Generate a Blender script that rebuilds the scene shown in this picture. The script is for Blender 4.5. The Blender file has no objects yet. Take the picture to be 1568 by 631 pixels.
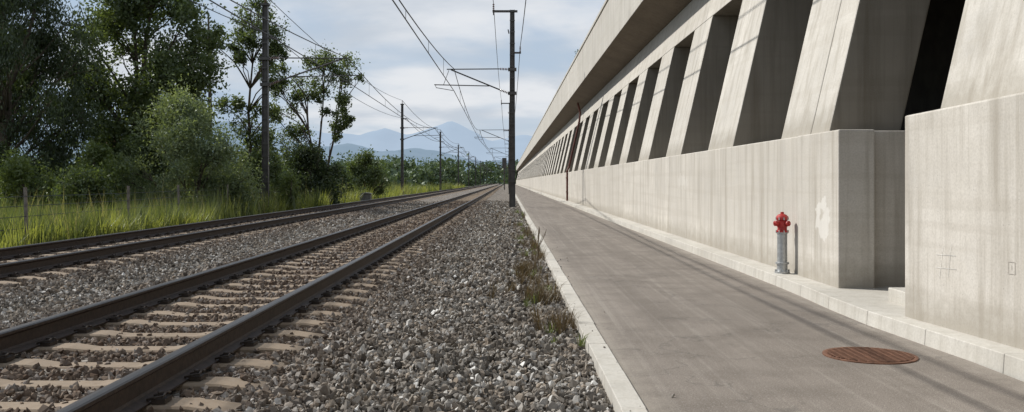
import bpy, bmesh, math, random
import numpy as np
from mathutils import Vector, Matrix, noise
random.seed(7); rng=np.random.default_rng(7)
scene=bpy.context.scene
C=bpy.data.collections

# ------------------------------------------------------------------ helpers
def link(o,parent=None):
    scene.collection.objects.link(o)
    if parent: o.parent=parent
    return o
def empty(name):
    e=bpy.data.objects.new(name,None); e.empty_display_size=.3
    return link(e)
class MB:
    def __init__(s): s.v=[];s.f=[];s.m=[]
    def add(s,vs,fs,m=0):
        b=len(s.v); s.v+= [tuple(v) for v in vs]; s.f+=[tuple(i+b for i in f) for f in fs]; s.m+=[m]*len(fs)
    def box(s,x0,x1,y0,y1,z0,z1,m=0):
        s.add([(x0,y0,z0),(x1,y0,z0),(x1,y1,z0),(x0,y1,z0),(x0,y0,z1),(x1,y0,z1),(x1,y1,z1),(x0,y1,z1)],
              [(0,3,2,1),(4,5,6,7),(0,1,5,4),(1,2,6,5),(2,3,7,6),(3,0,4,7)],m)
    def prism(s,prof,y0,y1,m=0,ms=None):   # prof: list (x,z) extruded along Y
        n=len(prof)
        vs=[(x,y0,z) for x,z in prof]+[(x,y1,z) for x,z in prof]
        b=len(s.v); s.v+=vs
        fs=[tuple(range(n)),tuple(range(2*n-1,n-1,-1))]+[(i,i+n,(i+1)%n+n,(i+1)%n) for i in range(n)]
        s.f+=[tuple(i+b for i in f) for f in fs]
        s.m+=[m,m]+[(ms[i] if ms else m) for i in range(n)]
    def tube(s,pts,rad,n=6,m=0,cap=True):
        pts=[Vector(p) for p in pts]
        if not hasattr(rad,'__len__'): rad=[rad]*len(pts)
        vs=[];fs=[];k=len(pts)
        for i,p in enumerate(pts):
            d=(pts[min(i+1,k-1)]-pts[max(i-1,0)])
            if d.length<1e-9: d=Vector((0,0,1))
            d.normalize()
            a=Vector((0,0,1)) if abs(d.z)<.9 else Vector((1,0,0))
            u=d.cross(a).normalized(); w=d.cross(u)
            for j in range(n):
                t=2*math.pi*j/n
                vs.append(p+(u*math.cos(t)+w*math.sin(t))*rad[i])
        for i in range(k-1):
            for j in range(n):
                fs.append((i*n+j,i*n+(j+1)%n,(i+1)*n+(j+1)%n,(i+1)*n+j))
        if cap: fs.append(tuple(range(n))[::-1]); fs.append(tuple((k-1)*n+j for j in range(n)))
        s.add(vs,fs,m)
    def lathe(s,prof,c,n=24,m=0,axis='Z'):
        vs=[];fs=[];k=len(prof)
        for r,h in prof:
            for j in range(n):
                t=2*math.pi*j/n
                a,b=r*math.cos(t),r*math.sin(t)
                if axis=='Z': p=(a,b,h)
                elif axis=='X': p=(h,a,b)
                else: p=(a,h,b)
                vs.append((p[0]+c[0],p[1]+c[1],p[2]+c[2]))
        for i in range(k-1):
            for j in range(n):
                fs.append((i*n+j,i*n+(j+1)%n,(i+1)*n+(j+1)%n,(i+1)*n+j))
        fs.append(tuple(range(n))[::-1]); fs.append(tuple((k-1)*n+j for j in range(n)))
        s.add(vs,fs,m)
    def obj(s,name,mats,parent=None,bevel=0,smooth=False,fixn=True):
        me=bpy.data.meshes.new(name); me.from_pydata(s.v,[],s.f)
        for m in (mats if isinstance(mats,list) else [mats]): me.materials.append(m)
        me.polygons.foreach_set('material_index',s.m)
        if fixn:
            bm=bmesh.new(); bm.from_mesh(me); bmesh.ops.recalc_face_normals(bm,faces=bm.faces); bm.to_mesh(me); bm.free()
        if smooth: me.polygons.foreach_set('use_smooth',[True]*len(me.polygons))
        o=link(bpy.data.objects.new(name,me),parent)
        if bevel:
            b=o.modifiers.new('bevel','BEVEL'); b.width=bevel; b.segments=2; b.limit_method='ANGLE'; b.angle_limit=.7
        return o

class NT:
    def __init__(s,name):
        s.mat=bpy.data.materials.new(name); s.mat.use_nodes=True
        s.t=s.mat.node_tree; s.t.nodes.clear()
        s.out=s.n('ShaderNodeOutputMaterial')
    def n(s,typ,**kw):
        nd=s.t.nodes.new(typ)
        for k,v in kw.items():
            nd.inputs[k].default_value=v
        return nd
    def l(s,a,b): s.t.links.new(a,b)
    def ramp(s,src,stops):
        r=s.t.nodes.new('ShaderNodeValToRGB'); e=r.color_ramp.elements
        while len(e)<len(stops): e.new(.5)
        for el,(p,c) in zip(e,stops):
            el.position=p; el.color=(c[0],c[1],c[2],1) if hasattr(c,'__len__') else (c,c,c,1)
        s.l(src,r.inputs[0]); return r.outputs[0]
    def mix(s,fac,a,b,mode='MIX'):
        m=s.t.nodes.new('ShaderNodeMix'); m.data_type='RGBA'; m.blend_type=mode
        for sock,v in ((m.inputs[0],fac),(m.inputs[6],a),(m.inputs[7],b)):
            if isinstance(v,bpy.types.NodeSocket): s.l(v,sock)
            elif hasattr(v,'__len__'): sock.default_value=(v[0],v[1],v[2],1)
            else: sock.default_value=v if sock.type=='VALUE' else (v,v,v,1)
        return m.outputs[2]
    def math(s,op,a,b=0.0,clamp=False):
        m=s.t.nodes.new('ShaderNodeMath'); m.operation=op; m.use_clamp=clamp
        for i,v in enumerate((a,b)):
            if isinstance(v,bpy.types.NodeSocket): s.l(v,m.inputs[i])
            else: m.inputs[i].default_value=v
        return m.outputs[0]
    def xyz(s):
        g=s.t.nodes.new('ShaderNodeNewGeometry'); q=s.t.nodes.new('ShaderNodeSeparateXYZ'); s.l(g.outputs['Position'],q.inputs[0]); return q.outputs
    def pos(s,scale=(1,1,1),loc=(0,0,0)):
        g=s.t.nodes.new('ShaderNodeNewGeometry'); m=s.t.nodes.new('ShaderNodeMapping')
        m.inputs['Scale'].default_value=scale; m.inputs['Location'].default_value=loc
        s.l(g.outputs['Position'],m.inputs['Vector']); return m.outputs[0]
    def noise(s,vec,scale,detail=4,rough=.55):
        nn=s.n('ShaderNodeTexNoise',Scale=scale,Detail=detail,Roughness=rough)
        s.l(vec,nn.inputs['Vector']); return nn.outputs['Fac']
    def bump(s,h,strength=.3,dist=.01):
        b=s.n('ShaderNodeBump',Strength=strength,Distance=dist); s.l(h,b.inputs['Height']); return b.outputs[0]
    def bsdf(s,col,rough=.8,metal=0,normal=None,spec=.3):
        p=s.n('ShaderNodeBsdfPrincipled',Metallic=metal)
        p.inputs['Specular IOR Level'].default_value=spec
        for k,v in (('Base Color',col),('Roughness',rough)):
            if isinstance(v,bpy.types.NodeSocket): s.l(v,p.inputs[k])
            elif hasattr(v,'__len__'): p.inputs[k].default_value=(v[0],v[1],v[2],1)
            else: p.inputs[k].default_value=v
        if normal: s.l(normal,p.inputs['Normal'])
        s.l(p.outputs[0],s.out.inputs[0]); return p

# ------------------------------------------------------------------ materials
def concrete(name,base=(.42,.40,.36),patch=False,stain=.5,pitch=0,grime=None):
    t=NT(name)
    p=t.pos()
    n1=t.noise(p,.7,3,.6); n2=t.noise(t.pos((1,1,1),(7,3,1)),5,5,.65)
    st=t.noise(t.pos((3.5,3.5,.22)),1.6,4,.65)      # vertical run-off streaks
    st2=t.noise(t.pos((14,14,.35),(3,9,0)),1.2,3,.6)
    pour=t.noise(t.pos((.15,.15,5),(1,2,5)),1.3,2,.5)  # pour layers
    fine=t.noise(p,60,2,.6)
    col=t.mix(t.ramp(n1,[(.3,0),(.7,1)]),[c*.72 for c in base],[c*1.10 for c in base])
    if pitch:
        cell=t.math('FLOOR',t.math('DIVIDE',t.math('SUBTRACT',t.xyz()[1],11.1),pitch))
        wn=t.t.nodes.new('ShaderNodeTexWhiteNoise'); wn.noise_dimensions='1D'; t.l(cell,wn.inputs['W'])
        col=t.mix(t.math('MULTIPLY',wn.outputs['Value'],.7),col,[c*.78 for c in base])
    col=t.mix(t.ramp(n2,[(.35,.0),(.65,.65)]),col,[base[0]*.85,base[1]*.84,base[2]*.82])
    col=t.mix(t.ramp(pour,[(.52,0),(.6,.28)]),col,[base[0]*.74,base[1]*.72,base[2]*.69])
    col=t.mix(t.math('MULTIPLY',t.ramp(st,[(.48,0),(.70,1)]),stain),col,(base[0]*.46,base[1]*.43,base[2]*.38))
    col=t.mix(t.math('MULTIPLY',t.ramp(st2,[(.54,0),(.70,1)]),stain*.65),col,(base[0]*.53,base[1]*.50,base[2]*.45))
    vo=t.n('ShaderNodeTexVoronoi',Scale=14.0); t.l(p,vo.inputs['Vector'])
    col=t.mix(t.ramp(vo.outputs['Distance'],[(.03,.6),(.07,0)]),col,(.14,.13,.11))
    col=t.mix(t.ramp(fine,[(.3,.25),(.6,0)]),col,(.25,.23,.2))
    if patch:
        s=t.xyz()
        pn=t.math('MULTIPLY',t.math('SUBTRACT',t.noise(p,4.5,3,.5),.5),3.6)
        for (py,pz,ry,rz,amt) in ((10.2,.80,.27,.26,.55),(18.6,1.2,.7,.2,.2)):
            dy=t.math('DIVIDE',t.math('SUBTRACT',s[1],py),ry); dz=t.math('DIVIDE',t.math('SUBTRACT',s[2],pz),rz)
            d=t.math('ADD',t.math('MULTIPLY',dy,dy),t.math('MULTIPLY',dz,dz))
            d=t.math('ADD',d,pn)
            col=t.mix(t.ramp(d,[(.40,amt),(.55,0)]),col,(.66,.64,.60))
    if grime is not None:
        hz=t.math('SUBTRACT',t.math('ADD',t.xyz()[2],t.math('MULTIPLY',n2,-.35)),grime)
        col=t.mix(t.ramp(hz,[(.0,.6),(.24,0)]),col,(base[0]*.42,base[1]*.40,base[2]*.36))
    t.bsdf(col,.85,0,t.bump(n2,.25,.012),.25)
    return t.mat
M_wall=concrete('concrete_wall',(.60,.565,.51),True,.6,9,0.0)
M_pier=concrete('concrete_pier',(.60,.57,.52),False,.55,4.5,1.70)
M_pside=concrete('concrete_pier_shaded',(.27,.245,.205),False,.5,4.5)  # darker copy of the pier concrete, shade of the openings put into the colour
M_cap=concrete('concrete_cap',(.58,.555,.51),False,.55,9)
M_soffit=concrete('concrete_soffit_shaded',(.17,.135,.10),False,.6)  # cap concrete darkened: shade under the overhang is painted in
def simple(name,col,rough=.6,metal=0,var=.35,scale=8,bump=.15,spec=.4):
    t=NT(name); n=t.noise(t.pos(),scale,4,.6)
    c=t.mix(t.ramp(n,[(.3,0),(.7,1)]),[x*(1-var) for x in col],[x*(1+var) for x in col])
    t.bsdf(c,rough,metal,t.bump(n,bump,.005) if bump else None,spec); return t.mat
M_inner=simple('concrete_interior_shaded',(.04,.036,.03),.95,0,.3,3,0)  # near-black, the gallery's inner darkness painted into the concrete colour
M_kerb=concrete('kerb_concrete',(.55,.525,.475),False,.35)
M_sleep=concrete('sleeper_concrete',(.27,.205,.145),False,.4,.6)
M_dark=simple('shadow_gap',(.03,.03,.028),.9,bump=0)
M_masth=simple('mast_steel',(.075,.07,.066),.55,.2,.3,3)
M_wire=simple('wire_copper',(.035,.035,.035),.5,.5,bump=0)
M_insul=simple('insulator_ceramic',(.12,.06,.045),.25)
M_railside=simple('rail_rust',(.040,.026,.019),.65,.1,.4,25,.3)
M_clip=simple('clip_steel',(.05,.038,.03),.6,.4)
M_iron=simple('rusty_iron',(.155,.075,.045),.75,.2,.4,30,.3)
M_galv=simple('galvanised_steel',(.42,.43,.43),.42,.6,.2,20)
M_red=simple('red_paint',(.36,.024,.02),.42,0,.2,12,.05,.5)
M_pipe=simple('brown_pipe',(.12,.04,.028),.5)
M_post=simple('weathered_post',(.16,.14,.12),.8)
M_mark=simple('survey_pencil',(.36,.33,.29),.8)
M_bark=simple('bark',(.085,.068,.05),.95,0,.45,6,.6)
M_barkL=simple('bark_light',(.15,.13,.105),.95,0,.45,6,.6)
M_box=simple('grey_cabinet',(.12,.12,.11),.6)
M_chalk=simple('chalk',(.62,.60,.56),.9)
M_house=simple('render_house',(.5,.45,.38),.8)
M_roof=simple('roof_tile',(.22,.09,.06),.8)

def rail_top():
    t=NT('rail_head'); n=t.noise(t.pos((20,.6,1)),3,4)
    c=t.mix(n,(.045,.04,.037),(.10,.09,.083)); t.bsdf(c,.4,.7,None,.5); return t.mat
M_railtop=rail_top()

def asphalt():
    t=NT('asphalt'); p=t.pos()
    big=t.noise(t.pos((1.6,.12,1)),1.3,4,.6); streak=t.noise(t.pos((9,.10,1)),1.5,4,.6)
    med=t.noise(p,1.7,5,.65); fine=t.noise(p,170,2,.7); grit=t.noise(p,70,2,.7)
    c=t.mix(t.ramp(big,[(.3,0),(.7,1)]),(.185,.158,.133),(.28,.243,.208))
    c=t.mix(t.ramp(streak,[(.50,0),(.68,.5)]),c,(.37,.333,.29))
    c=t.mix(t.ramp(med,[(.44,0),(.68,.7)]),c,(.145,.123,.102))
    c=t.mix(t.ramp(fine,[(.42,.6),(.55,0)]),c,(.06,.053,.046))
    c=t.mix(t.ramp(grit,[(.56,.0),(.68,.45)]),c,(.42,.385,.345))
    x=t.xyz()[0]; e=t.math('ABSOLUTE',t.math('SUBTRACT',x,1.93)); e=t.math('ADD',e,t.math('MULTIPLY',t.math('SUBTRACT',t.noise(p,4,4,.7),.5),.5))
    c=t.mix(t.ramp(t.math('SUBTRACT',e,.3),[(.70,0),(.95,.55)]),c,(.33,.295,.25))
    vo=t.n('ShaderNodeTexVoronoi',Scale=.55); vo.feature='DISTANCE_TO_EDGE'
    w=t.n('ShaderNodeTexNoise',Scale=3.0,Detail=4.0); t.l(p,w.inputs['Vector'])
    va=t.n('ShaderNodeVectorMath'); va.operation='MULTIPLY_ADD'; t.l(w.outputs['Color'],va.inputs[0]); va.inputs[1].default_value=(.7,.7,.7); t.l(p,va.inputs[2]); t.l(va.outputs[0],vo.inputs['Vector'])
    c=t.mix(t.ramp(vo.outputs['Distance'],[(.002,.4),(.008,0)]),c,(.07,.065,.06))
    t.bsdf(c,.85,0,t.bump(fine,.6,.006),.25); return t.mat
M_asph=asphalt()

def bed():
    t=NT('ballast_bed'); p=t.pos()
    vo=t.n('ShaderNodeTexVoronoi',Scale=17.0); t.l(p,vo.inputs['Vector'])
    vf=t.n('ShaderNodeTexVoronoi',Scale=17.0); vf.feature='DISTANCE_TO_EDGE'; t.l(p,vf.inputs['Vector'])
    sx=t.n('ShaderNodeSeparateColor'); t.l(vo.outputs['Color'],sx.inputs[0])
    c=t.ramp(sx.outputs[0],[(0,(.12,.10,.082)),(.5,(.24,.212,.182)),(.85,(.33,.30,.26)),(1,(.50,.47,.43))])
    c=t.mix(t.ramp(vf.outputs[0],[(.0,.85),(.12,0)]),c,(.03,.025,.02))
    big=t.noise(p,.8,3); c=t.mix(t.ramp(big,[(.4,0),(.7,.5)]),c,(.13,.10,.075))
    t.bsdf(c,.9,0,t.bump(vf.outputs[0],1,.05),.2); return t.mat
M_bed=bed()

def stone():
    t=NT('ballast_stone'); g0=t.t.nodes.new('ShaderNodeNewGeometry')
    c=t.ramp(g0.outputs['Random Per Island'],[(0,(.065,.059,.052)),(.20,(.16,.145,.128)),(.42,(.265,.245,.218)),(.58,(.31,.255,.20)),(.78,(.38,.355,.32)),(.93,(.51,.49,.455)),(1,(.78,.76,.72))])
    n=t.noise(t.pos(),45,2,.65)
    c=t.mix(t.ramp(n,[(.3,.45),(.65,0)]),c,(.085,.074,.062))
    bigv=t.noise(t.pos(),.9,3,.6)
    c=t.mix(t.ramp(bigv,[(.42,0),(.68,.45)]),c,(.145,.115,.088))
    x=t.xyz()[0]
    d1=t.math('ABSOLUTE',t.math('ADD',x,2.79)); d2=t.math('ABSOLUTE',t.math('ADD',x,7.2))
    d=t.math('MINIMUM',d1,d2); d=t.math('ADD',d,t.math('MULTIPLY',bigv,.8))
    f=t.ramp(t.math('DIVIDE',d,3.0),[(.45,.8),(.78,0)])
    c=t.mix(f,c,t.mix(.64,c,(.11,.066,.043)))
    df=t.n('ShaderNodeBsdfDiffuse'); t.l(c,df.inputs[0]); t.l(df.outputs[0],t.out.inputs[0]); return t.mat
M_stone=stone()

def leafmat(name,c1,c2,trans=.35):
    t=NT(name); g=t.t.nodes.new('ShaderNodeNewGeometry')
    n=t.noise(t.pos(),.9,2)
    f=t.math('ADD',t.math('MULTIPLY',g.outputs['Random Per Island'],.6),t.math('MULTIPLY',t.ramp(n,[(.35,0),(.65,1)]),.4))
    c=t.mix(f,c1,c2)
    d=t.n('ShaderNodeBsdfDiffuse'); t.l(c,d.inputs[0])
    tr=t.n('ShaderNodeBsdfTranslucent'); t.l(t.mix(1,c,(1.5,1.5,.65),'MULTIPLY'),tr.inputs['Color'])
    m=t.n('ShaderNodeMixShader'); m.inputs[0].default_value=trans
    t.l(d.outputs[0],m.inputs[1]); t.l(tr.outputs[0],m.inputs[2])
    gl=t.n('ShaderNodeBsdfGlossy',Roughness=.45); gl.inputs[0].default_value=(.8,.85,.8,1)
    m2=t.n('ShaderNodeMixShader'); m2.inputs[0].default_value=.04
    t.l(m.outputs[0],m2.inputs[1]); t.l(gl.outputs[0],m2.inputs[2]); t.l(m2.outputs[0],t.out.inputs[0]); return t.mat
M_leafD=leafmat('leaf_dark',(.024,.037,.016),(.064,.087,.038),.28)
M_leafM=leafmat('leaf_mid',(.052,.076,.028),(.125,.158,.066),.4)
M_leafS=leafmat('leaf_silver',(.105,.142,.078),(.23,.27,.155),.4)
M_leafL=leafmat('leaf_light',(.085,.115,.036),(.17,.21,.075),.45)
M_leafF=leafmat('leaf_far',(.06,.09,.052),(.11,.15,.08),.2)
M_grass=leafmat('grass_blade',(.135,.155,.042),(.265,.28,.10),.5)
M_grassS=leafmat('grass_seed_stalk',(.19,.17,.09),(.32,.29,.17),.4)
M_dry=leafmat('dry_stalk',(.06,.04,.026),(.15,.105,.06),.2)
M_weed=leafmat('weed_blade',(.065,.09,.032),(.15,.175,.068),.35)

def groundmat():
    t=NT('meadow_ground'); p=t.pos(); n=t.noise(p,.25,5,.6); f=t.noise(p,6,4,.7)
    c=t.mix(t.ramp(n,[(.35,0),(.65,1)]),(.05,.07,.028),(.10,.12,.045)); c=t.mix(t.ramp(f,[(.4,.6),(.6,0)]),c,(.03,.03,.015))
    t.bsdf(c,.95,0,None,.1); return t.mat
M_ground=groundmat()

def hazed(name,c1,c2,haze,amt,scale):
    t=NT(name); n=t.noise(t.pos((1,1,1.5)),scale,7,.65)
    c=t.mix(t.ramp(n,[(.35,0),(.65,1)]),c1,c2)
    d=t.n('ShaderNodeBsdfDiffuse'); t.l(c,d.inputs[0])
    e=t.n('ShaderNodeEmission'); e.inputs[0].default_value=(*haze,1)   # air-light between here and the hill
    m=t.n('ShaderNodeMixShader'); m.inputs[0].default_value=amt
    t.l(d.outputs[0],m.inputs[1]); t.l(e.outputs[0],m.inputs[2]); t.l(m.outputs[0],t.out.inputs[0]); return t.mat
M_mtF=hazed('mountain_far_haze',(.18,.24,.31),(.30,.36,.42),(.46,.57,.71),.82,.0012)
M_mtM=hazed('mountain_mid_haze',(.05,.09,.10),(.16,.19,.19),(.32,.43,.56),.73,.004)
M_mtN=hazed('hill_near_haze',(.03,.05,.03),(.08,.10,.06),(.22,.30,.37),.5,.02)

# ------------------------------------------------------------------ ground
b=MB(); S=14000
b.add([(-S,-S,-.42),(S,-S,-.42),(S,S,-.42),(-S,S,-.42)],[(0,1,2,3)]); b.obj('ground',M_ground)
def gbed():
    xs=[-10.6,-9.7,-8.9,-8.5,-5.9,-5.0,-4.1,-1.5,-.9,.0,.62]; zs=[-.42,-.30,-.06,-.045,-.045,-.13,-.045,-.045,-.06,-.085,-.075]
    ys=[-12]+[i*2.0-10 for i in range(60)]+[120,200,350,700]
    vs=[];fs=[]
    for y in ys:
        for x,z in zip(xs,zs):
            vs.append((x,y,z+(.02*noise.noise(Vector((x*1.2,y*.8,0))) if -9<x<.4 else 0)))
    n=len(xs)
    for i in range(len(ys)-1):
        for j in range(n-1): fs.append((i*n+j,i*n+j+1,(i+1)*n+j+1,(i+1)*n+j))
    b=MB(); b.add(vs,fs); b.obj('ballast_bed',M_bed,smooth=True); return xs,zs
BX,BZ=gbed()
b=MB()
b.add([(.73,-12,0),(3.14,-12,0),(3.14,700,0),(.73,700,0)],[(0,1,2,3)]); b.obj('asphalt_path',M_asph)

b=MB(); y=-10
while y<160:
    dx=random.uniform(-.004,.004); dz=random.uniform(-.003,.003)
    b.box(.60+dx,.735+dx,y,y+.995,-.25,.016+dz); y+=1.0
b.box(.60,.735,160,700,-.25,.016)
b.obj('path_edging',M_kerb,bevel=.005)
def kx(y):
    return 3.13+.05*math.exp(-((y-5)/2)**2)-.09*math.exp(-((y-8.2)/1.6)**2)
k=empty('kerb'); b=MB(); y=-10
while y<150:
    L=1.0; x0=kx(y);x1=kx(y+L); z=.12+random.uniform(-.001,.001); g=.004
    vs=[(x0,y,-.1),(x0+.15,y,-.1),(x1+.15,y+L-g,-.1),(x1,y+L-g,-.1),(x0+.015,y,z),(x0+.15,y,z),(x1+.15,y+L-g,z),(x1+.015,y+L-g,z)]
    b.add(vs,[(0,3,2,1),(4,5,6,7),(0,1,5,4),(1,2,6,5),(2,3,7,6),(3,0,4,7)]); y+=L
b.box(3.13,3.28,150,700,-.1,.12)
b.obj('kerb_stones',M_kerb,k,bevel=.006)
b=MB(); b.box(3.19,4.4,-10,700,-.1,.114); b.obj('apron',M_kerb,k)

# ------------------------------------------------------------------ gallery wall
G=empty('concrete_gallery')
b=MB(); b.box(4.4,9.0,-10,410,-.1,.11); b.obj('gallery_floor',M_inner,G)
b=MB()
YB=[11.1+9*i for i in range(45)]
b.add([(3.25,7.7,.05),(3.52,4.6,.05),(6,4.6,.05),(6,7.7,.05),(3.25,7.7,1.76),(3.52,4.6,1.86),(6,4.6,1.86),(6,7.7,1.76)],
      [(0,1,2,3),(4,7,6,5),(0,4,5,1),(1,5,6,2),(2,6,7,3),(3,7,4,0)])
b.box(3.55,6,-10,4.59,.05,1.84)
b.box(3.42,3.80,9.72,11.09,.05,1.76)
b.box(3.80,6.0,9.90,11.09,.05,1.757)
for i,y0 in enumerate(YB[:-1]):
    b.box(3.45,4.6,y0+.006,y0+8.994,.05,1.76)
b.obj('lower_wall',M_wall,G,bevel=.015)
b=MB(); b.box(3.47,4.5,11.15,410,.06,1.74); b.obj('joint_filler',M_dark,G)
b=MB(); b.box(3.52,5.2,7.71,8.7,.05,.24); b.obj('recess_step',M_kerb,G,bevel=.01)
b=MB(); LN=.23
def pier_prof(z0,z1,xf=3.57,dep=.80):
    a=xf+LN*(z0-1.76); c=xf+LN*(z1-1.76)
    return [(a,z0),(a+dep,z0),(c+dep,z1),(c,z1)]
ys=[10.45+4.5*i for i in range(-3,90)]
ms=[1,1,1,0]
for y0 in ys:
    y1=y0+1.85
    js=[j for j in YB if y0+.1<j<y1-.1]
    zb=1.76
    if js:
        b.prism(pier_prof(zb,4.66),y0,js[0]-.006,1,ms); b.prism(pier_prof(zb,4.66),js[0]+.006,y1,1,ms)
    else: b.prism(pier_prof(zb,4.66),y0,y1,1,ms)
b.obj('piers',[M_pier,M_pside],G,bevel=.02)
b=MB()
edges=[-7.0,2.1]+YB
for y0,y1 in zip(edges[:-1],edges[1:]):
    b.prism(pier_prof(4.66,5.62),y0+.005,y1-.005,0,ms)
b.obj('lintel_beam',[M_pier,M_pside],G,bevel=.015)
b=MB()
for y0,y1 in zip(edges[:-1],edges[1:]):
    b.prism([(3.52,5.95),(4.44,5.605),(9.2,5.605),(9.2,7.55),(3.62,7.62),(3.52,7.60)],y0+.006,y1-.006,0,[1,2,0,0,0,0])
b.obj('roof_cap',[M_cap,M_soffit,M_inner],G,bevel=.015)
b=MB()
b.prism([(3.56,6.0),(4.5,5.63),(9.1,5.63),(9.1,7.5),(3.66,7.56)],-6.9,400); b.obj('cap_core',M_dark,G)
b=MB(); b.box(3.48,3.70,-6.9,400,7.60,7.70); b.obj('coping',M_cap,G)
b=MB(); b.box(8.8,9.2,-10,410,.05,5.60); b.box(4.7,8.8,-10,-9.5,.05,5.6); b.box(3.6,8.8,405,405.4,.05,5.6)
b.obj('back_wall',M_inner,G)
def bf(y): return 3.25+(7.7-y)*(.27/3.1)-.003   # face of the near block
def facequad(y0,z0,y1,z1,w=.006):
    d=Vector((y1-y0,z1-z0)); d.normalize(); nx,ny=-d.y*w,d.x*w
    P=[(y0+nx,z0+ny),(y1+nx,z1+ny),(y1-nx,z1-ny),(y0-nx,z0-ny)]
    b.add([(bf(y),y,z) for y,z in P],[(0,1,2,3)])
b=MB()
for q in ((7.17,.48,7.12,.72),(7.05,.50,7.01,.74),(7.22,.66,6.95,.67),(7.22,.56,6.94,.57)): facequad(*q,w=.002)
b.obj('chalk_mark',M_chalk,G)
b=MB()
for q in ((6.32,.60,6.25,.60),(6.32,.68,6.25,.68),(6.32,.60,6.32,.68),(6.25,.60,6.25,.68),(6.285,.63,6.285,.66)): facequad(*q,w=.002)
b.obj('survey_mark',M_mark,G)

b=MB(); Y=54
b.tube([(3.40,Y,.05),(3.40,Y,1.85),(3.50,Y,2.05),(4.10,Y,4.7),(4.15,Y,5.2),(4.0,Y,5.75)],.06,10)
for z in (.6,1.4): b.box(3.32,3.46,Y-.09,Y+.09,z,z+.05)
b.obj('drain_pipe',M_pipe,smooth=False)

# ------------------------------------------------------------------ tracks
TR=[-2.79,-7.2]; GA=.7535
prof=[(-.075,0),(.075,0),(.075,.010),(.020,.030),(.010,.045),(.009,.125),(.030,.138),(.036,.145),(.036,.163),(.028,.171),(.0,.173),(-.028,.171),(-.036,.163),(-.036,.145),(-.030,.138),(-.009,.125),(-.010,.045),(-.020,.030),(-.075,.010)]
def track(cx):
    T=empty('railway_track')
    b=MB(); n=len(prof)
    for s in (-1,1):
        x0=cx+s*GA
        vs=[(x0+px,-10,pz) for px,pz in prof]+[(x0+px,700,pz) for px,pz in prof]
        for i in range(n):
            j=(i+1)%n; top = (prof[i][1]>.160 and prof[j][1]>.160)
            b.add([vs[i],vs[i+n],vs[j+n],vs[j]],[(0,1,2,3)],1 if top else 0)
    b.obj('rails',[M_railside,M_railtop],T,fixn=False)
    b=MB(); y=-2.0+ (0 if cx>-5 else .25)
    ys=[]
    while y<260:
        ys.append(y); y+=.6
    L=1.30
    for y in ys:
        jx=random.uniform(-.02,.02); dy=random.uniform(-.018,.018); dz=random.uniform(-.006,.002)
        st=[(-L,-.035),(-1.05,-.002),(-.45,-.002),(-.28,-.022),(.28,-.022),(.45,-.002),(1.05,-.002),(L,-.035)]
        vs=[];fs=[]
        for sx,sz in st:
            X=cx+sx+jx
            hw=.12 if abs(sx)>.4 else .10
            vs+=[(X,y+dy-hw-.02,-.22),(X,y+dy-hw,sz+dz-.012),(X,y+dy-hw+.014,sz+dz),(X,y+dy+hw-.014,sz+dz),(X,y+dy+hw,sz+dz-.012),(X,y+dy+hw+.02,-.22)]
        m=len(st)
        for i in range(m-1):
            for q in range(5): fs.append((i*6+q,i*6+q+1,(i+1)*6+q+1,(i+1)*6+q))
        fs+=[tuple(range(6)),tuple((m-1)*6+q for q in range(5,-1,-1))]
        b.add(vs,fs)
    b.obj('sleepers',M_sleep,T)
    b=MB()
    for y in ys:
        if y>45: break
        for s in (-1,1):
            for q in (-1,1):
                x=cx+s*GA+q*.10
                b.box(min(x-q*.02,x+q*.055),max(x-q*.02,x+q*.055),y-.055,y+.055,.0,.026)
                b.lathe([(.018,.02),(.018,.055),(.012,.06)],(x+q*.012,y,0),6)
                for e in (-1,1):
                    b.tube([(x+q*.012,y,.045),(x+q*.045,y+e*.02,.05),(x+q*.045,y+e*.055,.042),(x,y+e*.06,.034),(x-q*.045,y+e*.05,.022)],.008,5)
    b.obj('rail_fasteners',M_clip,T)
    return ys
SY=[track(c) for c in TR]

# ------------------------------------------------------------------ instancing
def instancer(name,pts,protos,smin,smax,full=True,parent=None,seed=0,tilt=.25):
    me=bpy.data.meshes.new(name); me.from_pydata([tuple(p) for p in pts],[],[])
    o=link(bpy.data.objects.new(name,me),parent)
    col=C.new(name+'_pieces')
    for p in protos: col.objects.link(p)
    ng=bpy.data.node_groups.new(name+'_scatter','GeometryNodeTree')
    ng.interface.new_socket('Geometry',in_out='INPUT',socket_type='NodeSocketGeometry')
    ng.interface.new_socket('Geometry',in_out='OUTPUT',socket_type='NodeSocketGeometry')
    N=ng.nodes; gi=N.new('NodeGroupInput'); go=N.new('NodeGroupOutput')
    ci=N.new('GeometryNodeCollectionInfo'); ci.inputs['Collection'].default_value=col
    ci.inputs['Separate Children'].default_value=True; ci.inputs['Reset Children'].default_value=True
    ip=N.new('GeometryNodeInstanceOnPoints'); ip.inputs['Pick Instance'].default_value=True
    rv=N.new('FunctionNodeRandomValue'); rv.data_type='FLOAT_VECTOR'
    t=math.pi if full else tilt
    rv.inputs[0].default_value=(-t,-t,-math.pi); rv.inputs[1].default_value=(t,t,math.pi)
    rs=N.new('FunctionNodeRandomValue'); rs.data_type='FLOAT'
    fl=[s for s in rs.inputs if s.type=='VALUE' and s.name in('Min','Max')]
    fl[0].default_value=smin; fl[1].default_value=smax
    for s in rs.inputs:
        if s.name=='Seed': s.default_value=seed+5
    ng.links.new(gi.outputs[0],ip.inputs['Points']); ng.links.new(ci.outputs[0],ip.inputs['Instance'])
    ng.links.new(rv.outputs[0],ip.inputs['Rotation'])
    ng.links.new([s for s in rs.outputs if s.type=='VALUE'][0],ip.inputs['Scale'])
    rz=N.new('GeometryNodeRealizeInstances')
    ng.links.new(ip.outputs[0],rz.inputs[0]); ng.links.new(rz.outputs[0],go.inputs[0])
    o.modifiers.new('scatter','NODES').node_group=ng
    return o
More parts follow.
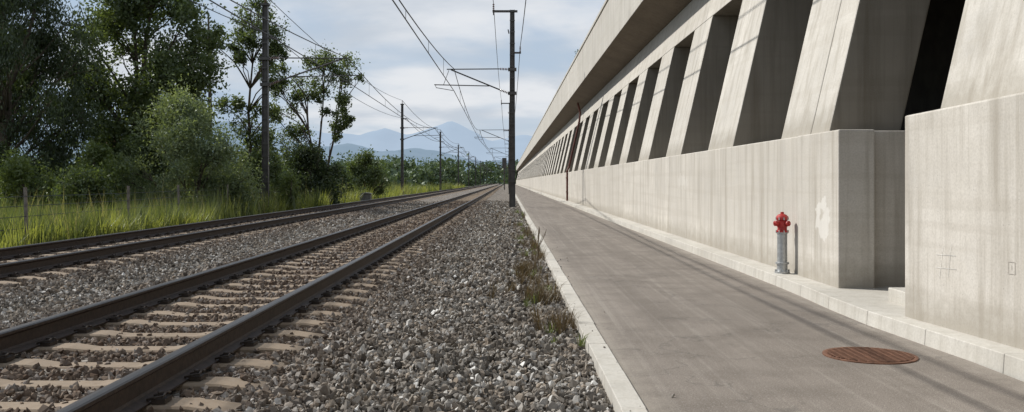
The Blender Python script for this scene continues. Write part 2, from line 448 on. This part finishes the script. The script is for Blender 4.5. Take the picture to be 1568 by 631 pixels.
def rock(i):
    bm=bmesh.new(); r=random.Random(i)
    sx,sy,sz=r.uniform(.8,1.25),r.uniform(.55,.9),r.uniform(.4,.75)
    for _ in range(11):
        v=Vector((r.gauss(0,1),r.gauss(0,1),r.gauss(0,1))).normalized()*r.uniform(.8,1.15)
        bm.verts.new((v.x*sx,v.y*sy,v.z*sz))
    res=bmesh.ops.convex_hull(bm,input=bm.verts)
    bmesh.ops.delete(bm,geom=[g for g in res['geom_interior'] if isinstance(g,bmesh.types.BMVert)],context='VERTS')
    me=bpy.data.meshes.new('ballast_piece'); bm.to_mesh(me); bm.free(); me.materials.append(M_stone)
    return bpy.data.objects.new('ballast_piece',me)
rocks=[rock(i) for i in range(14)]
def bedz(x): return np.interp(x,BX,BZ)
def gravel(n,y0,y1,rad,lift):
    y=rng.uniform(y0,y1,n); x=rng.uniform(-10.2,.59,n)
    keep=(x>-.60*y-1.6); x=x[keep]; y=y[keep]
    ok=np.ones(len(x),bool)
    for cx,sy in zip(TR,SY):
        dx=np.abs(x-cx); ph=(y-sy[0]+.3)%.6-.3
        ok&=~((dx<1.32)&(np.abs(ph)<.12+rad*.3)&(rng.random(len(x))>.16))
        for s in (-1,1): ok&=~(np.abs(x-cx-s*GA)<.085+rad*.2)
    ok&=~((x<-9.2)&(rng.random(len(x))<.5))
    x=x[ok];y=y[ok]
    z=bedz(x)+rng.uniform(-.5,lift,len(x))*rad
    z+=np.where((x>-1.4)&(x<.4),rng.random(len(x))**3*rad*1.2,0)
    return np.stack([x,y,z],1)
BG=empty('ballast_gravel')
def dens(y0,y1,d): return int((y1-y0)*10.79*d)
instancer('gravel_near',gravel(dens(3.5,11,1000),3.5,11,.026,1.0),rocks,.014,.041,True,BG,1)
instancer('gravel_mid',gravel(dens(11,26,460),11,26,.032,1.0),rocks,.023,.046,True,BG,2)
instancer('gravel_far',gravel(dens(26,60,120),26,60,.05,.7),rocks,.038,.065,True,BG,3)
st=[(random.choice([random.uniform(.6,.78),random.uniform(.62,.95)]),random.uniform(4,30),.012) for _ in range(60)]
instancer('stray_stones',st,rocks,.006,.016,True,BG,9)

# grass
def tuft(i,n,h,spread,w,mat,name,bend=.5):
    r=random.Random(i); b=MB()
    for _ in range(n):
        a=r.uniform(0,6.283); d=r.uniform(0,spread); x,y=d*math.cos(a),d*math.sin(a)
        hh=h*r.uniform(.5,1.1); aa=a+r.uniform(-.8,.8); bx,by=math.cos(aa)*bend*hh*r.uniform(.1,.9),math.sin(aa)*bend*hh*r.uniform(.1,.9)
        px,py=-math.sin(aa)*w/2,math.cos(aa)*w/2; vs=[]
        for k,tt in enumerate((0,.55)):
            ww=1-.3*tt; cx,cy,cz=x+bx*tt*tt,y+by*tt*tt,hh*tt*(1-.15*tt*bend)
            vs+=[(cx-px*ww,cy-py*ww,cz),(cx+px*ww,cy+py*ww,cz)]
        vs.append((x+bx,y+by,hh*(1-.25*bend)))
        b.add(vs,[(0,1,3,2),(2,3,4)])
    me=bpy.data.meshes.new(name); me.from_pydata(b.v,[],b.f); me.materials.append(mat)
    return bpy.data.objects.new(name,me)
gt=[tuft(i,20,.75,.24,.018,M_grass,'grass_tuft') for i in range(5)]+[tuft(20+i,14,.95,.2,.022,M_weed,'grass_tuft',.35) for i in range(3)]+[tuft(30,9,1.15,.2,.012,M_grassS,'grass_tuft',.25)]
def gpts(n,y0,y1,x0,x1):
    y=rng.uniform(y0,y1,n); x=rng.uniform(x0,x1,n)
    k=(x>-.60*y-3)&(x<-9.75+.25*np.sin(y*.9))
    k&=(np.sin(x*.9+y*.37)+np.sin(y*.71-x*.5)+rng.normal(0,.9,n))>-1.1
    x=x[k];y=y[k]
    return np.stack([x,y,np.where(x>-10.6,-.42+(x+10.6)*.13,-.43)],1)
GR=empty('grass')
instancer('grass_near',gpts(13000,13,32,-24,-9.6),gt,.55,1.35,False,GR,4)
instancer('grass_far',gpts(11000,32,75,-45,-9.6),gt,.9,1.8,False,GR,5)
instancer('grass_verge',gpts(4000,75,220,-40,-9.8),gt,1.2,2.2,False,GR,6)
dt=[tuft(50+i,24,.34,.06,.0065,M_dry,'dry_tuft',.9) for i in range(4)]
gw=[tuft(60+i,20,.20,.07,.009,M_weed,'weed_tuft',1.0) for i in range(3)]
wp=[]
for (x,y,n,s) in ((.22,12.6,20,.16),(.36,9.9,14,.13),(.38,8.2,10,.13),(.34,11.2,6,.13),(.10,10.6,5,.18),(.45,15,7,.15),(.40,18,8,.2),(.45,22,8,.3),(.3,26,5,.3),(.1,33,6,.4)):
    for _ in range(n): wp.append((min(.56,x+random.gauss(0,s*.8)),y+random.gauss(0,s*1.8),-.05))
instancer('dry_weeds',wp,dt,.45,1.1,False,None,7)
wp=[(min(.56,.42+random.gauss(0,.14)),random.uniform(7,40),-.05) for _ in range(55)]
instancer('green_weeds',wp,gw,.35,1.0,False,None,8)
b=MB()
for k in range(9):
    a=random.uniform(0,6.28); x,y=.46,14.6
    b.tube([(x,y,-.07),(x+.03*math.cos(a),y+.03*math.sin(a),.22),(x+.14*math.cos(a),y+.14*math.sin(a),.40+.14*random.random())],[.005,.004,.003],4)
b.obj('dry_plant',M_dry)

# ------------------------------------------------------------------ manhole grate
mx,my=2.53,6.57
mh=empty('manhole_cover'); b=MB()
b.lathe([(.315,.0),(.315,.008),(.30,.010),(.285,.008),(.285,.0)],(mx,my,.0),48)
R=.285
b.obj('frame',M_iron,mh)
b=MB()
nb=17
for i in range(nb):
    c=-R+2*R*(i+.5)/nb; h=math.sqrt(max(R*R-c*c,0))
    b.box(mx-h,mx+h,my+c-.008,my+c+.008,.001,.0135)
for i in range(11):
    c=-R+2*R*(i+.5)/11; h=math.sqrt(max(R*R-c*c,0))
    b.box(mx+c-.007,mx+c+.007,my-h,my+h,.0015,.0125)
b.obj('grating',M_iron,mh)
b=MB(); b.lathe([(.29,.002),(.29,.0045)],(mx,my,0),40); b.obj('pit',M_dark,mh)

# ------------------------------------------------------------------ hydrant
hy=empty('fire_hydrant'); hx,hyy,hz=3.30,11.3,.118; q=.88
def sc(pr): return [(r*.95,h*q) for r,h in pr]
b=MB(); b.lathe(sc([(.095,0),(.095,.025),(.07,.03),(.066,.05),(.066,.12),(.084,.125),(.084,.15),(.062,.155),(.062,.54),(.075,.545),(.075,.56)]),(hx,hyy,hz),28)
for i in range(6):
    a=i*math.pi/3; b.lathe([(.01,.02),(.01,.045)],(hx+.08*math.cos(a),hyy+.08*math.sin(a),hz),6)
b.obj('standpipe',M_galv,hy,smooth=False)
b=MB()
b.lathe(sc([(.078,.56),(.080,.565),(.080,.58),(.060,.59),(.058,.62),(.066,.64),(.068,.71),(.062,.72),(.078,.73),(.080,.755),(.074,.775),(.05,.80),(.03,.81),(.022,.813),(.022,.835),(.01,.838)]),(hx,hyy,hz),28)
def outlet(dirv,z,r):
    d=Vector(dirv).normalized(); p=Vector((hx,hyy,hz+z))
    b.tube([p+d*.03,p+d*.075],[r*.8,r*.8],16); b.tube([p+d*.073,p+d*.078,p+d*.108,p+d*.113],[r*.9,r*1.1,r*1.1,r*.7],14)
    b.tube([p+d*.11,p+d*.128],[.010,.010],5)
outlet((-.85,-.35,0),.60,.03); outlet((.45,-.85,0),.60,.03)
b.obj('hydrant_head',M_red,hy)
b=MB()
for z in (.567*q,.742*q):
    for i in range(8):
        a=i*math.pi/4; b.lathe([(.008,0),(.008,.03)],(hx+.073*math.cos(a),hyy+.073*math.sin(a),hz+z-.012),6)
b.obj('flange_bolts',M_galv,hy)

# ------------------------------------------------------------------ catenary masts
def hbeam(b,x,y,z0,z1,w0=.30,w1=.22,m=0):
    for s in (-1,1):
        vs=[]
        for z,w in ((z0,w0),(z1,w1)):
            a=x+s*w/2; c=a-s*.018
            vs+=[(a,y-.11,z),(c,y-.11,z),(c,y+.11,z),(a,y+.11,z)]
        b.add(vs,[(0,1,2,3),(7,6,5,4),(0,4,5,1),(1,5,6,2),(2,6,7,3),(3,7,4,0)],m)
    vs=[]
    for z,w in ((z0,w0),(z1,w1)):
        vs+=[(x-w/2+.018,y-.012,z),(x+w/2-.018,y-.012,z),(x+w/2-.018,y+.012,z),(x-w/2+.018,y+.012,z)]
    b.add(vs,[(0,1,2,3),(7,6,5,4),(0,4,5,1),(1,5,6,2),(2,6,7,3),(3,7,4,0)],m)
def insul(b,p,q,n=6,r=.07):
    p=Vector(p);q=Vector(q)
    for i in range(n):
        a=p.lerp(q,(i+.15)/n); c=p.lerp(q,(i+.85)/n); mid=p.lerp(q,(i+.5)/n)
        b.tube([a,mid,c],[r*.45,r,r*.45],8,1)
def mast(x,y,cx,topz,side,topvariant=False):
    M=empty('catenary_mast'); b=MB(); s=side
    g=-.3
    b.box(x-.4,x+.4,y-.4,y+.4,-.5,g+.22,2)
    b.box(x-.24,x+.24,y-.2,y+.2,g+.22,g+.25)
    hbeam(b,x,y,g+.25,topz)
    for z in np.arange(1.2,topz-.3,.55): b.box(x-.125,x+.125,y-.125,y-.111,z,z+.05)
    insul(b,(x+s*.15,y,6.60),(x+s*.6,y,6.62)); b.tube([(x+s*.6,y,6.62),(cx+s*.15,y,6.60)],.028,6)
    insul(b,(x+s*.15,y,5.45),(x+s*.6,y,5.62)); b.tube([(x+s*.6,y,5.62),(cx-s*.05,y,6.58)],.036,6)
    b.tube([(x+s*1.1,y,5.80),(cx+s*.75,y,5.86)],.026,6)
    b.tube([(cx+s*.70,y,5.86),(cx+s*.66,y,5.72),(cx-s*.15,y,5.58)],.016,5)
    b.tube([(cx+s*.05,y,6.55),(cx+s*.3,y,5.87)],.014,5)
    b.box(x-.2,x+.2,y-.16,y+.16,6.52,6.66); b.box(x-.2,x+.2,y-.16,y+.16,5.38,5.52)
    if topvariant:
        b.box(x-.95,x+.25,y-.05,y+.05,topz-.12,topz-.02)
        insul(b,(x-.9,y,topz-.05),(x-.9,y,topz+.30),4,.06)
        b.tube([(x-.9,y,topz-.1),(x-.9,y,topz-.25)],.03,6)
        b.box(x,x+.42,y-.04,y+.04,7.35,7.43); insul(b,(x+.38,y,7.43),(x+.38,y,7.7),4,.05)
        b.tube([(x-.16,y-.05,8.3),(x-.20,y-.05,8.5)],.03,6)
    else:
        b.box(x-.18,x+.18,y-.14,y+.14,topz-.1,topz)
        insul(b,(x,y,topz),(x,y,topz+.32),4,.06)
        b.box(x-.15,x+.5,y-.04,y+.04,7.45,7.53)
    b.obj('mast_assembly',[M_masth,M_insul,M_kerb],M)
RM=[-8+53*i for i in range(0,10)]; LM=[-12+53*i for i in range(0,10)]
for y in RM: mast(.20,y,TR[0],9.45,-1,True)
for y in LM: mast(-10.6,y,TR[1],9.0,1)
OW=empty('overhead_wires')
def wireset(cx,ys):
    b=MB()
    for i,(a,c) in enumerate(zip(ys[:-1],ys[1:])):
        r=.018 if a<60 else .024
        xa=cx+(.2 if i%2 else -.2); xc=cx+(-.2 if i%2 else .2)
        P=[]
        for k in range(17):
            t=k/16; sag=.85*(1-(2*t-1)**2); P.append((xa+(xc-xa)*t,a+(c-a)*t,6.62-sag))
        b.tube(P,r,5); b.tube([(xa,a,5.56),(xc,c,5.56)],r,5)
        for k in range(1,8):
            t=k/8; sag=.85*(1-(2*t-1)**2); X=xa+(xc-xa)*t; Yy=a+(c-a)*t; b.tube([(X,Yy,5.56),(X,Yy,6.62-sag)],.007,4)
    b.obj('catenary',M_wire,OW)
wireset(TR[0],RM); wireset(TR[1],LM)
def feeder(x,z,ys,sag=.7,r=.016):
    b=MB()
    for a,c in zip(ys[:-1],ys[1:]):
        b.tube([(x,a+(c-a)*k/14,z-sag*(1-(2*k/14-1)**2)) for k in range(15)],r if a<60 else .024,5)
    b.obj('feeder',M_wire,OW)
feeder(-.70,9.75,RM); feeder(.58,7.7,RM); feeder(-10.6,9.35,LM); feeder(-10.2,7.55,LM,.8)

b=MB(); b.tube([(-.6,150,-.3),(-.6,150,4.6)],.09,8); b.box(-.95,-.25,149.9,150.15,3.3,5.0); b.box(-1.05,-.15,149.6,149.9,2.6,2.7)
b.obj('railway_signal',M_masth)
b=MB(); b.box(-9.8,-9.1,62,62.6,-.3,.40); b.prism([(-9.86,.40),(-9.04,.40),(-9.1,.45),(-9.45,.5),(-9.8,.45)],61.95,62.65)
b.box(-9.46,-9.44,61.98,62.0,-.2,.35); b.obj('relay_cabinet',M_box,bevel=.01)

# ------------------------------------------------------------------ fence
F=empty('wire_fence'); b=MB(); FY=[14.0,20.0,26,32,38,44,50,56,62]
fx=[-10.15,-10.25,-10.5,-11.2,-11.4,-11.6,-11.8,-12,-12.2]
for x,y in zip(fx,FY):
    b.tube([(x,y,-.45),(x+random.uniform(-.05,.05),y,1.1)],.038,8)
b.obj('posts',M_post,F)
b=MB()
for h in (.25,.5,.72,.92):
    b.tube([(x,y,h-.02) for x,y in zip(fx,FY)],.006,4)
b.obj('strands',M_wire,F)

# ------------------------------------------------------------------ trees
def leaves(name,centers,sig,n,size,mat,parent,aspect=.5,droop=0):
    n=int(n*.8); size*=1.08
    c=np.asarray(centers); idx=rng.integers(0,len(c),n); sg=np.asarray(sig)[idx][:,None]
    p=c[idx]+rng.normal(0,1,(n,3))*sg
    if droop: p[:,2]-=np.abs(rng.normal(0,droop,n))
    u=rng.normal(0,1,(n,3))
    if droop: u[:,2]-=2.2
    u/=np.linalg.norm(u,axis=1)[:,None]
    w=rng.normal(0,1,(n,3)); w-= (w*u).sum(1)[:,None]*u; w/=np.linalg.norm(w,axis=1)[:,None]
    s=size*rng.uniform(.6,1.3,n)[:,None]
    V=np.stack([p-u*s*.5,p+w*s*aspect*.5-u*s*.05,p+u*s*.5,p-w*s*aspect*.5-u*s*.05],1).reshape(-1,3)
    V[:,2]=np.maximum(V[:,2],-.4)
    me=bpy.data.meshes.new(name); me.vertices.add(4*n); me.vertices.foreach_set('co',V.ravel())
    me.loops.add(4*n); me.loops.foreach_set('vertex_index',np.arange(4*n,dtype=np.int32))
    me.polygons.add(n); me.polygons.foreach_set('loop_start',np.arange(0,4*n,4,dtype=np.int32))
    me.update(calc_edges=True); me.materials.append(mat)
    return link(bpy.data.objects.new(name,me),parent)
def crown(cx,cy,z0,z1,rx,ry,n,rmin,rmax,seed,shape=1.0):
    r=random.Random(seed); out=[]
    while len(out)<n:
        a=r.uniform(0,6.283); t=r.random()
        rad=math.sin(math.pi*min(1,max(0,(t*.86+.1)))**shape)*math.sqrt(r.uniform(.15,1))
        out.append((cx+rx*rad*math.cos(a),cy+ry*rad*math.sin(a),z0+(z1-z0)*t,r.uniform(rmin,rmax)))
    return out
def tree(name,base,top,tr,clumps,n,size,mat,bark,sub=9,aspect=.5,droop=0,multi=1,seed=0,tight=.36,gz=-.45):
    T=empty(name); r=random.Random(seed+99); b=MB()
    trunks=[]
    for m in range(multi):
        off=(0,0) if m==0 else (r.uniform(-.5,.5),r.uniform(-.4,.4))
        tp=Vector(top)+ (Vector((0,0,0)) if m==0 else Vector((r.uniform(-1.6,1.6),r.uniform(-1,1),-r.uniform(.5,2))))
        bs=Vector((base[0]+off[0],base[1]+off[1],gz)); pts=[]; K=9
        for i in range(K):
            t=i/(K-1); p=bs.lerp(tp,t); w=.22*math.sin(t*math.pi)
            pts.append(p+Vector((w*noise.noise(Vector((t*2.2,seed+m*3,0)))*3,w*noise.noise(Vector((t*2.2,seed+9,m)))*3,0)))
        R=[tr*(1.25 if i==0 else 1)*(1-.86*i/(K-1)) for i in range(K)]
        b.tube(pts,R,9); trunks.append(pts)
    cen=[];sig=[]
    for (x,y,z,rad) in clumps:
        c=Vector((x,y,z)); pts=min(trunks,key=lambda P:min((p-c).length for p in P))
        hd=math.hypot(x-pts[4].x,y-pts[4].y)
        zt=max(z-hd*.9-.5,pts[0].z+ (pts[-1].z-pts[0].z)*.12)
        a=min(pts[:-1],key=lambda p:abs(p.z-zt))
        mid=a.lerp(c,.5)+Vector((r.uniform(-.25,.25),r.uniform(-.25,.25),r.uniform(-.1,.35)))
        L=(c-a).length; r0=max(.02,min(tr*.45,.012*L+.018))
        b.tube([a,a.lerp(mid,.5)+Vector((0,0,.05)),mid,mid.lerp(c,.6),c],[r0,r0*.85,r0*.65,r0*.45,r0*.25],6)
        for k in range(sub):
            v=Vector((r.gauss(0,1),r.gauss(0,1),r.gauss(0,.8))).normalized()*rad*r.uniform(.3,1.25)
            q=c+v; cen.append(tuple(q)); sig.append(rad*tight*r.uniform(.5,1.3))
            if k%2==0:
                s0=mid.lerp(c,r.uniform(.3,1)); b.tube([s0,s0.lerp(q,.5)+Vector((0,0,.06)),q],[r0*.35,r0*.25,r0*.1],4)
    b.obj('trunk_and_limbs',bark,T,smooth=True)
    leaves('foliage',cen,sig,n,size,mat,T,aspect,droop)
    return T
cl=crown(-20.6,38,1.0,10.8,3.3,3.2,56,.6,1.15,1)
tree('willow_tree',(-20.8,38),(-20.2,38,10),.28,cl,90000,.15,M_leafD,M_bark,9,.32,.25,2,1)
cl=crown(-25.5,44,1.0,11.5,3.8,3.2,42,.7,1.2,12)
tree('willow_tree',(-25.5,44),(-25,44,11),.3,cl,34000,.2,M_leafD,M_bark,9,.4,.2,2,12)
cl=crown(-17.9,46,1.6,12.2,4.1,3.3,72,.6,1.15,3)
tree('poplar_tree',(-18.0,46),(-17.4,46,11),.26,cl,92000,.17,M_leafM,M_bark,9,.6,0,2,3,.38)
cl=crown(-13.4,38.5,-.2,4.3,2.55,2,40,.5,.8,4,.8)
tree('willow_shrub',(-13.4,38.5),(-13.4,38.5,3.4),.09,cl,60000,.115,M_leafS,M_bark,9,.4,0,4,4)
def split(cl,seed,k=3,f=.72,d=.55):
    r=random.Random(seed); out=[]
    for x,y,z,rad in cl:
        for _ in range(k): out.append((x+r.gauss(0,rad*d),y+r.gauss(0,rad*d),z+r.gauss(0,rad*d*.75),rad*f*r.uniform(.6,1.1)))
    return out
cl=[(-14.9,50,8.8,.8),(-14.2,50.3,9.7,.8),(-13.3,50,10.1,.7),(-12.6,49.6,9.2,.8),(-13.8,49.8,8.6,.7),(-12.2,50,8.2,.6),(-14.6,50,7.8,.5),(-12.9,50,7.6,.6),(-12.0,50,6.6,.55),(-14.5,50,5.4,.5),(-12.9,50,5.2,.6),(-14.1,50,3.8,.8),(-12.6,50,3.6,.8),(-13.4,50,2.6,.9)]
tree('ash_tree',(-14.1,50),(-13.5,50,10.2),.12,split(cl,5),19000,.15,M_leafM,M_bark,7,.5,0,1,5,.42)
cl=[(-10.7,55,8.6,.9),(-9.8,55,8.1,.7),(-11.4,55,8.0,.6),(-12.8,55,7.5,.7),(-13.3,55,6.6,.6),(-9.3,55,7.3,.55),(-10.8,54.7,7.2,.6),(-12.2,55.2,6.3,.6),(-9.9,55,6.1,.6),(-10.0,55,5.2,.5),(-13.2,55,5.2,.6),(-12.5,55,4.4,.6),(-10.3,55,4.2,.45),(-11.1,55,6.2,.4),(-13.5,55,3.8,.8),(-9.5,55,4.8,.4),(-13.0,55,3.0,.8)]
tree('birch_tree',(-11.3,55),(-10.7,55,8.6),.10,split(cl,6),18000,.13,M_leafM,M_bark,7,.6,0,3,6,.48)
cl=crown(-11.4,54,-.3,2.9,2.0,1.6,22,.45,.75,7,.8)
tree('shrub',(-11.4,54),(-11.4,54,2.4),.08,cl,24000,.14,M_leafD,M_bark,8,.5,0,3,7)
cl=crown(-10.7,70,-.3,3.2,1.4,1.2,16,.4,.65,8,.8)
tree('shrub',(-10.7,70),(-10.7,70,2.6),.08,cl,12000,.16,M_leafM,M_bark,8,.5,0,3,8)
tree('shrub',(-9.95,43),(-9.95,43,1.0),.03,[(-10.0+a,43+c,.1+d,.3) for a,c,d in((0,0,0),(.25,.1,.5),(-.2,0,.9),(.1,0,1.2),(-.3,.1,.4))],4500,.1,M_leafL,M_bark,6,.4,0,2,9)
for i,(x,y,h,w,m) in enumerate(((-17.5,34,1.9,1.4,M_leafL),(-20.5,37,2.4,1.5,M_leafM),(-16.3,37,2.4,1.3,M_leafL),(-12.2,47,2.5,1.5,M_leafM),(-17,42,3.4,1.7,M_leafM),(-22,39,2.6,1.6,M_leafM),(-15.0,44,3.0,1.7,M_leafD),(-18.9,43,3.0,1.7,M_leafL),(-13.0,60,3.2,1.7,M_leafM),(-14.3,32,1.3,1.0,M_leafM))):
    cl=crown(x,y,-.3,h,w,w*.8,12,.35,.6,30+i,.8)
    tree('shrub',(x,y),(x,y,h*.8),.05,cl,10000,.125,m,M_bark,7,.45,0,3,30+i)
def mass(name,items,nper,size,mat):
    cen=[];sig=[]
    for (x,y,h,w) in items:
        for k in range(22):
            a=random.uniform(0,6.283); t=random.random(); rr=w*math.sqrt(random.random())*(1-.55*t)
            cen.append((x+rr*math.cos(a),y+rr*math.sin(a),-.3+h*t)); sig.append(w*.16)
    return leaves(name,cen,sig,nper*len(items),size,mat,None,.6)
mass('thicket',[(x+random.uniform(-.8,.8),64+random.uniform(-4,6),random.uniform(2.2,3.8),random.uniform(1.6,2.4)) for x in np.arange(-44,-12,1.5)],2400,.24,M_leafD)
mass('distant_trees',[(-14-(i%4)*5-random.uniform(0,5),125+i*5+random.uniform(-4,4),random.uniform(2.5,5.0)+i*.03,random.uniform(2.5,4.0)) for i in range(60)]
     +[(random.uniform(-140,-24),random.uniform(210,330),random.uniform(5,8),random.uniform(4,7)) for _ in range(60)],800,.75,M_leafF)
mass('distant_trees',[(random.uniform(-260,60),random.uniform(420,640),random.uniform(8,13),random.uniform(7,11)) for _ in range(110)],450,1.8,M_leafF)
leaves('roof_plant',[(3.85,50,7.8),(3.8,50.2,8.05),(3.9,49.8,7.95)],[.12,.1,.1],900,.08,M_leafM,None)
b=MB(); x=-15.6
b.tube([(x,49,-.4),(x+.05,49,5),(x-.05,49,10)],[.13,.10,.05],8)
for z,s in ((9.0,-1),(8.2,1),(7.3,-1),(6.5,1)): b.tube([(x,49,z),(x+s*.35,49,z+.3),(x+s*.55,49,z+.75)],[.03,.02,.01],5)
b.obj('bare_tree',M_barkL)
H=empty('farm_house'); b=MB(); b.box(-66,-54,150,158,-.4,5); b.obj('walls',M_house,H)
b=MB(); b.add([(-67,149,4.9),(-53,149,4.9),(-53,159,4.9),(-67,159,4.9),(-66,154,8.4),(-54,154,8.4)],[(0,1,5,4),(2,3,4,5),(0,4,3),(1,2,5),(0,3,2,1)]); b.obj('roof',M_roof,H)
b=MB(); [b.box(xx,xx+1,149.97,150,zz,zz+1.3) for xx in(-65,-62,-59,-56) for zz in(.6,3.1)]; b.obj('windows',M_dark,H)

# ------------------------------------------------------------------ mountains
def ridge(name,dist,prof,depth,mat,rough,seed,fs):
    xs=np.linspace(prof[0][0],prof[-1][0],300)*dist; hs=np.interp(xs/dist,[p[0] for p in prof],[p[1] for p in prof])*dist
    vs=[];fc=[];R=14
    for r in range(R):
        t=r/(R-1)
        up=max(0,min(1,t/.75)) if t<=.75 else max(0,1-(t-.75)*3)
        for x,h in zip(xs,hs):
            q=Vector((x/fs,t*depth/fs+seed,seed*1.7))
            rr=abs(noise.fractal(q,1,2.1,6)); rr2=noise.fractal(q*4,1,2,4)
            z=h*(up**.9)+ (rr-.35)*rough*h*(.15+.85*math.sin(up*math.pi*.5))*.9+rr2*rough*h*.22*up
            vs.append((x,dist+(t-.75)*depth,z-5 if r else -30))
    n=len(xs)
    for r in range(R-1):
        for i in range(n-1): fc.append((r*n+i,r*n+i+1,(r+1)*n+i+1,(r+1)*n+i))
    b=MB(); b.add(vs,fc); b.obj(name,mat,fixn=False,smooth=True)
def pr(l): return [((x-778)/1437,(278-y)/1437) for x,y in l]
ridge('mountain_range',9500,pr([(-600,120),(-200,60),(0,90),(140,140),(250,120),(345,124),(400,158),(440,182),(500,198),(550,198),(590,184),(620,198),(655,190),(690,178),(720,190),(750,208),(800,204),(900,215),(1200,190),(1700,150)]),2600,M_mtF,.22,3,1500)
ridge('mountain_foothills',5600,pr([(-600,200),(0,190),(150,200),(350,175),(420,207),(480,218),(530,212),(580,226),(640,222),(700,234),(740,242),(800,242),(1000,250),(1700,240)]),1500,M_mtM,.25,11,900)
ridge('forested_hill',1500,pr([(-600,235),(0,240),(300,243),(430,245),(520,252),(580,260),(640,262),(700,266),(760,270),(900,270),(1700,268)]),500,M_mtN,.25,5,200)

# ------------------------------------------------------------------ light
el=math.radians(42); az=(-.88,.475)
S=Vector((az[0]*math.cos(el),az[1]*math.cos(el),math.sin(el)))
L=bpy.data.lights.new('sun','SUN'); L.energy=5.0; L.angle=math.radians(.53); L.color=(1,.965,.905)
lo=link(bpy.data.objects.new('sun',L)); lo.rotation_euler=S.to_track_quat('Z','Y').to_euler(); lo.location=(-30,20,40)
w=bpy.data.worlds.new('World'); scene.world=w; w.use_nodes=True; nt=w.node_tree; nt.nodes.clear()
N=nt.nodes.new; Lk=nt.links.new
sky=N('ShaderNodeTexSky'); sky.sky_type='NISHITA'; sky.sun_disc=False; sky.sun_elevation=el; sky.sun_rotation=math.atan2(az[0],az[1])
sky.air_density=1.0; sky.dust_density=.6; sky.ozone_density=2.0
tc=N('ShaderNodeTexCoord'); sp=N('ShaderNodeSeparateXYZ'); Lk(tc.outputs['Generated'],sp.inputs[0])
def m(op,a,b):
    x=N('ShaderNodeMath'); x.operation=op
    for i,v in enumerate((a,b)):
        if isinstance(v,(int,float)): x.inputs[i].default_value=v
        else: Lk(v,x.inputs[i])
    return x.outputs[0]
def mixc(f,a,b_):
    x=N('ShaderNodeMix'); x.data_type='RGBA'
    for sck,v in ((x.inputs[0],f),(x.inputs[6],a),(x.inputs[7],b_)):
        if isinstance(v,bpy.types.NodeSocket): Lk(v,sck)
        elif hasattr(v,'__len__'): sck.default_value=(*v,1)
        else: sck.default_value=v
    return x.outputs[2]
up=m('MAXIMUM',sp.outputs[2],0.0)
zz=m('ADD',up,.16)
cb=N('ShaderNodeCombineXYZ'); Lk(m('DIVIDE',sp.outputs[0],zz),cb.inputs[0]); Lk(m('DIVIDE',sp.outputs[1],zz),cb.inputs[1]); cb.inputs[2].default_value=5.1
def wn(scale,detail,rough,dist):
    n=N('ShaderNodeTexNoise'); n.inputs['Scale'].default_value=scale; n.inputs['Detail'].default_value=detail; n.inputs['Roughness'].default_value=rough; n.inputs['Distortion'].default_value=dist
    Lk(cb.outputs[0],n.inputs['Vector']); return n.outputs['Fac']
def wr(src,a,b_,ca,cbb):
    r=N('ShaderNodeValToRGB'); r.color_ramp.interpolation='EASE'; e=r.color_ramp.elements; e[0].position=a; e[1].position=b_; e[0].color=(*ca,1); e[1].color=(*cbb,1); Lk(src,r.inputs[0]); return r.outputs[0]
cover=wr(wn(1.25,6,.5,.25),.38,.60,(0,0,0),(1,1,1))
tone=wr(wn(1.8,6,.5,.2),.34,.62,(6.9,7.5,8.3),(10.2,10.3,10.5))
veil=mixc(.75,sky.outputs[0],(5.3,6.8,8.8))
hz=N('ShaderNodeMath'); hz.operation='POWER'; Lk(m('SUBTRACT',1.0,up),hz.inputs[0]); hz.inputs[1].default_value=8
veil=mixc(m('MULTIPLY',hz.outputs[0],.8),veil,(7.4,8.1,9.0))
fin=mixc(m('MULTIPLY',cover,.85),veil,tone)
bg=N('ShaderNodeBackground'); bg.inputs[1].default_value=.083; Lk(fin,bg.inputs[0])
wo=N('ShaderNodeOutputWorld'); Lk(bg.outputs[0],wo.inputs[0])

# ------------------------------------------------------------------ camera
cam=bpy.data.cameras.new('camera'); cam.lens=33; cam.sensor_width=36; cam.clip_end=30000; cam.clip_start=.05
cam.shift_y=-.0239; cam.shift_x=.0038
co=link(bpy.data.objects.new('camera',cam)); co.location=(0,0,1.22); co.rotation_euler=(math.radians(90),0,0)
scene.camera=co
scene.view_settings.view_transform='Standard'; scene.view_settings.look='None'; scene.view_settings.exposure=0
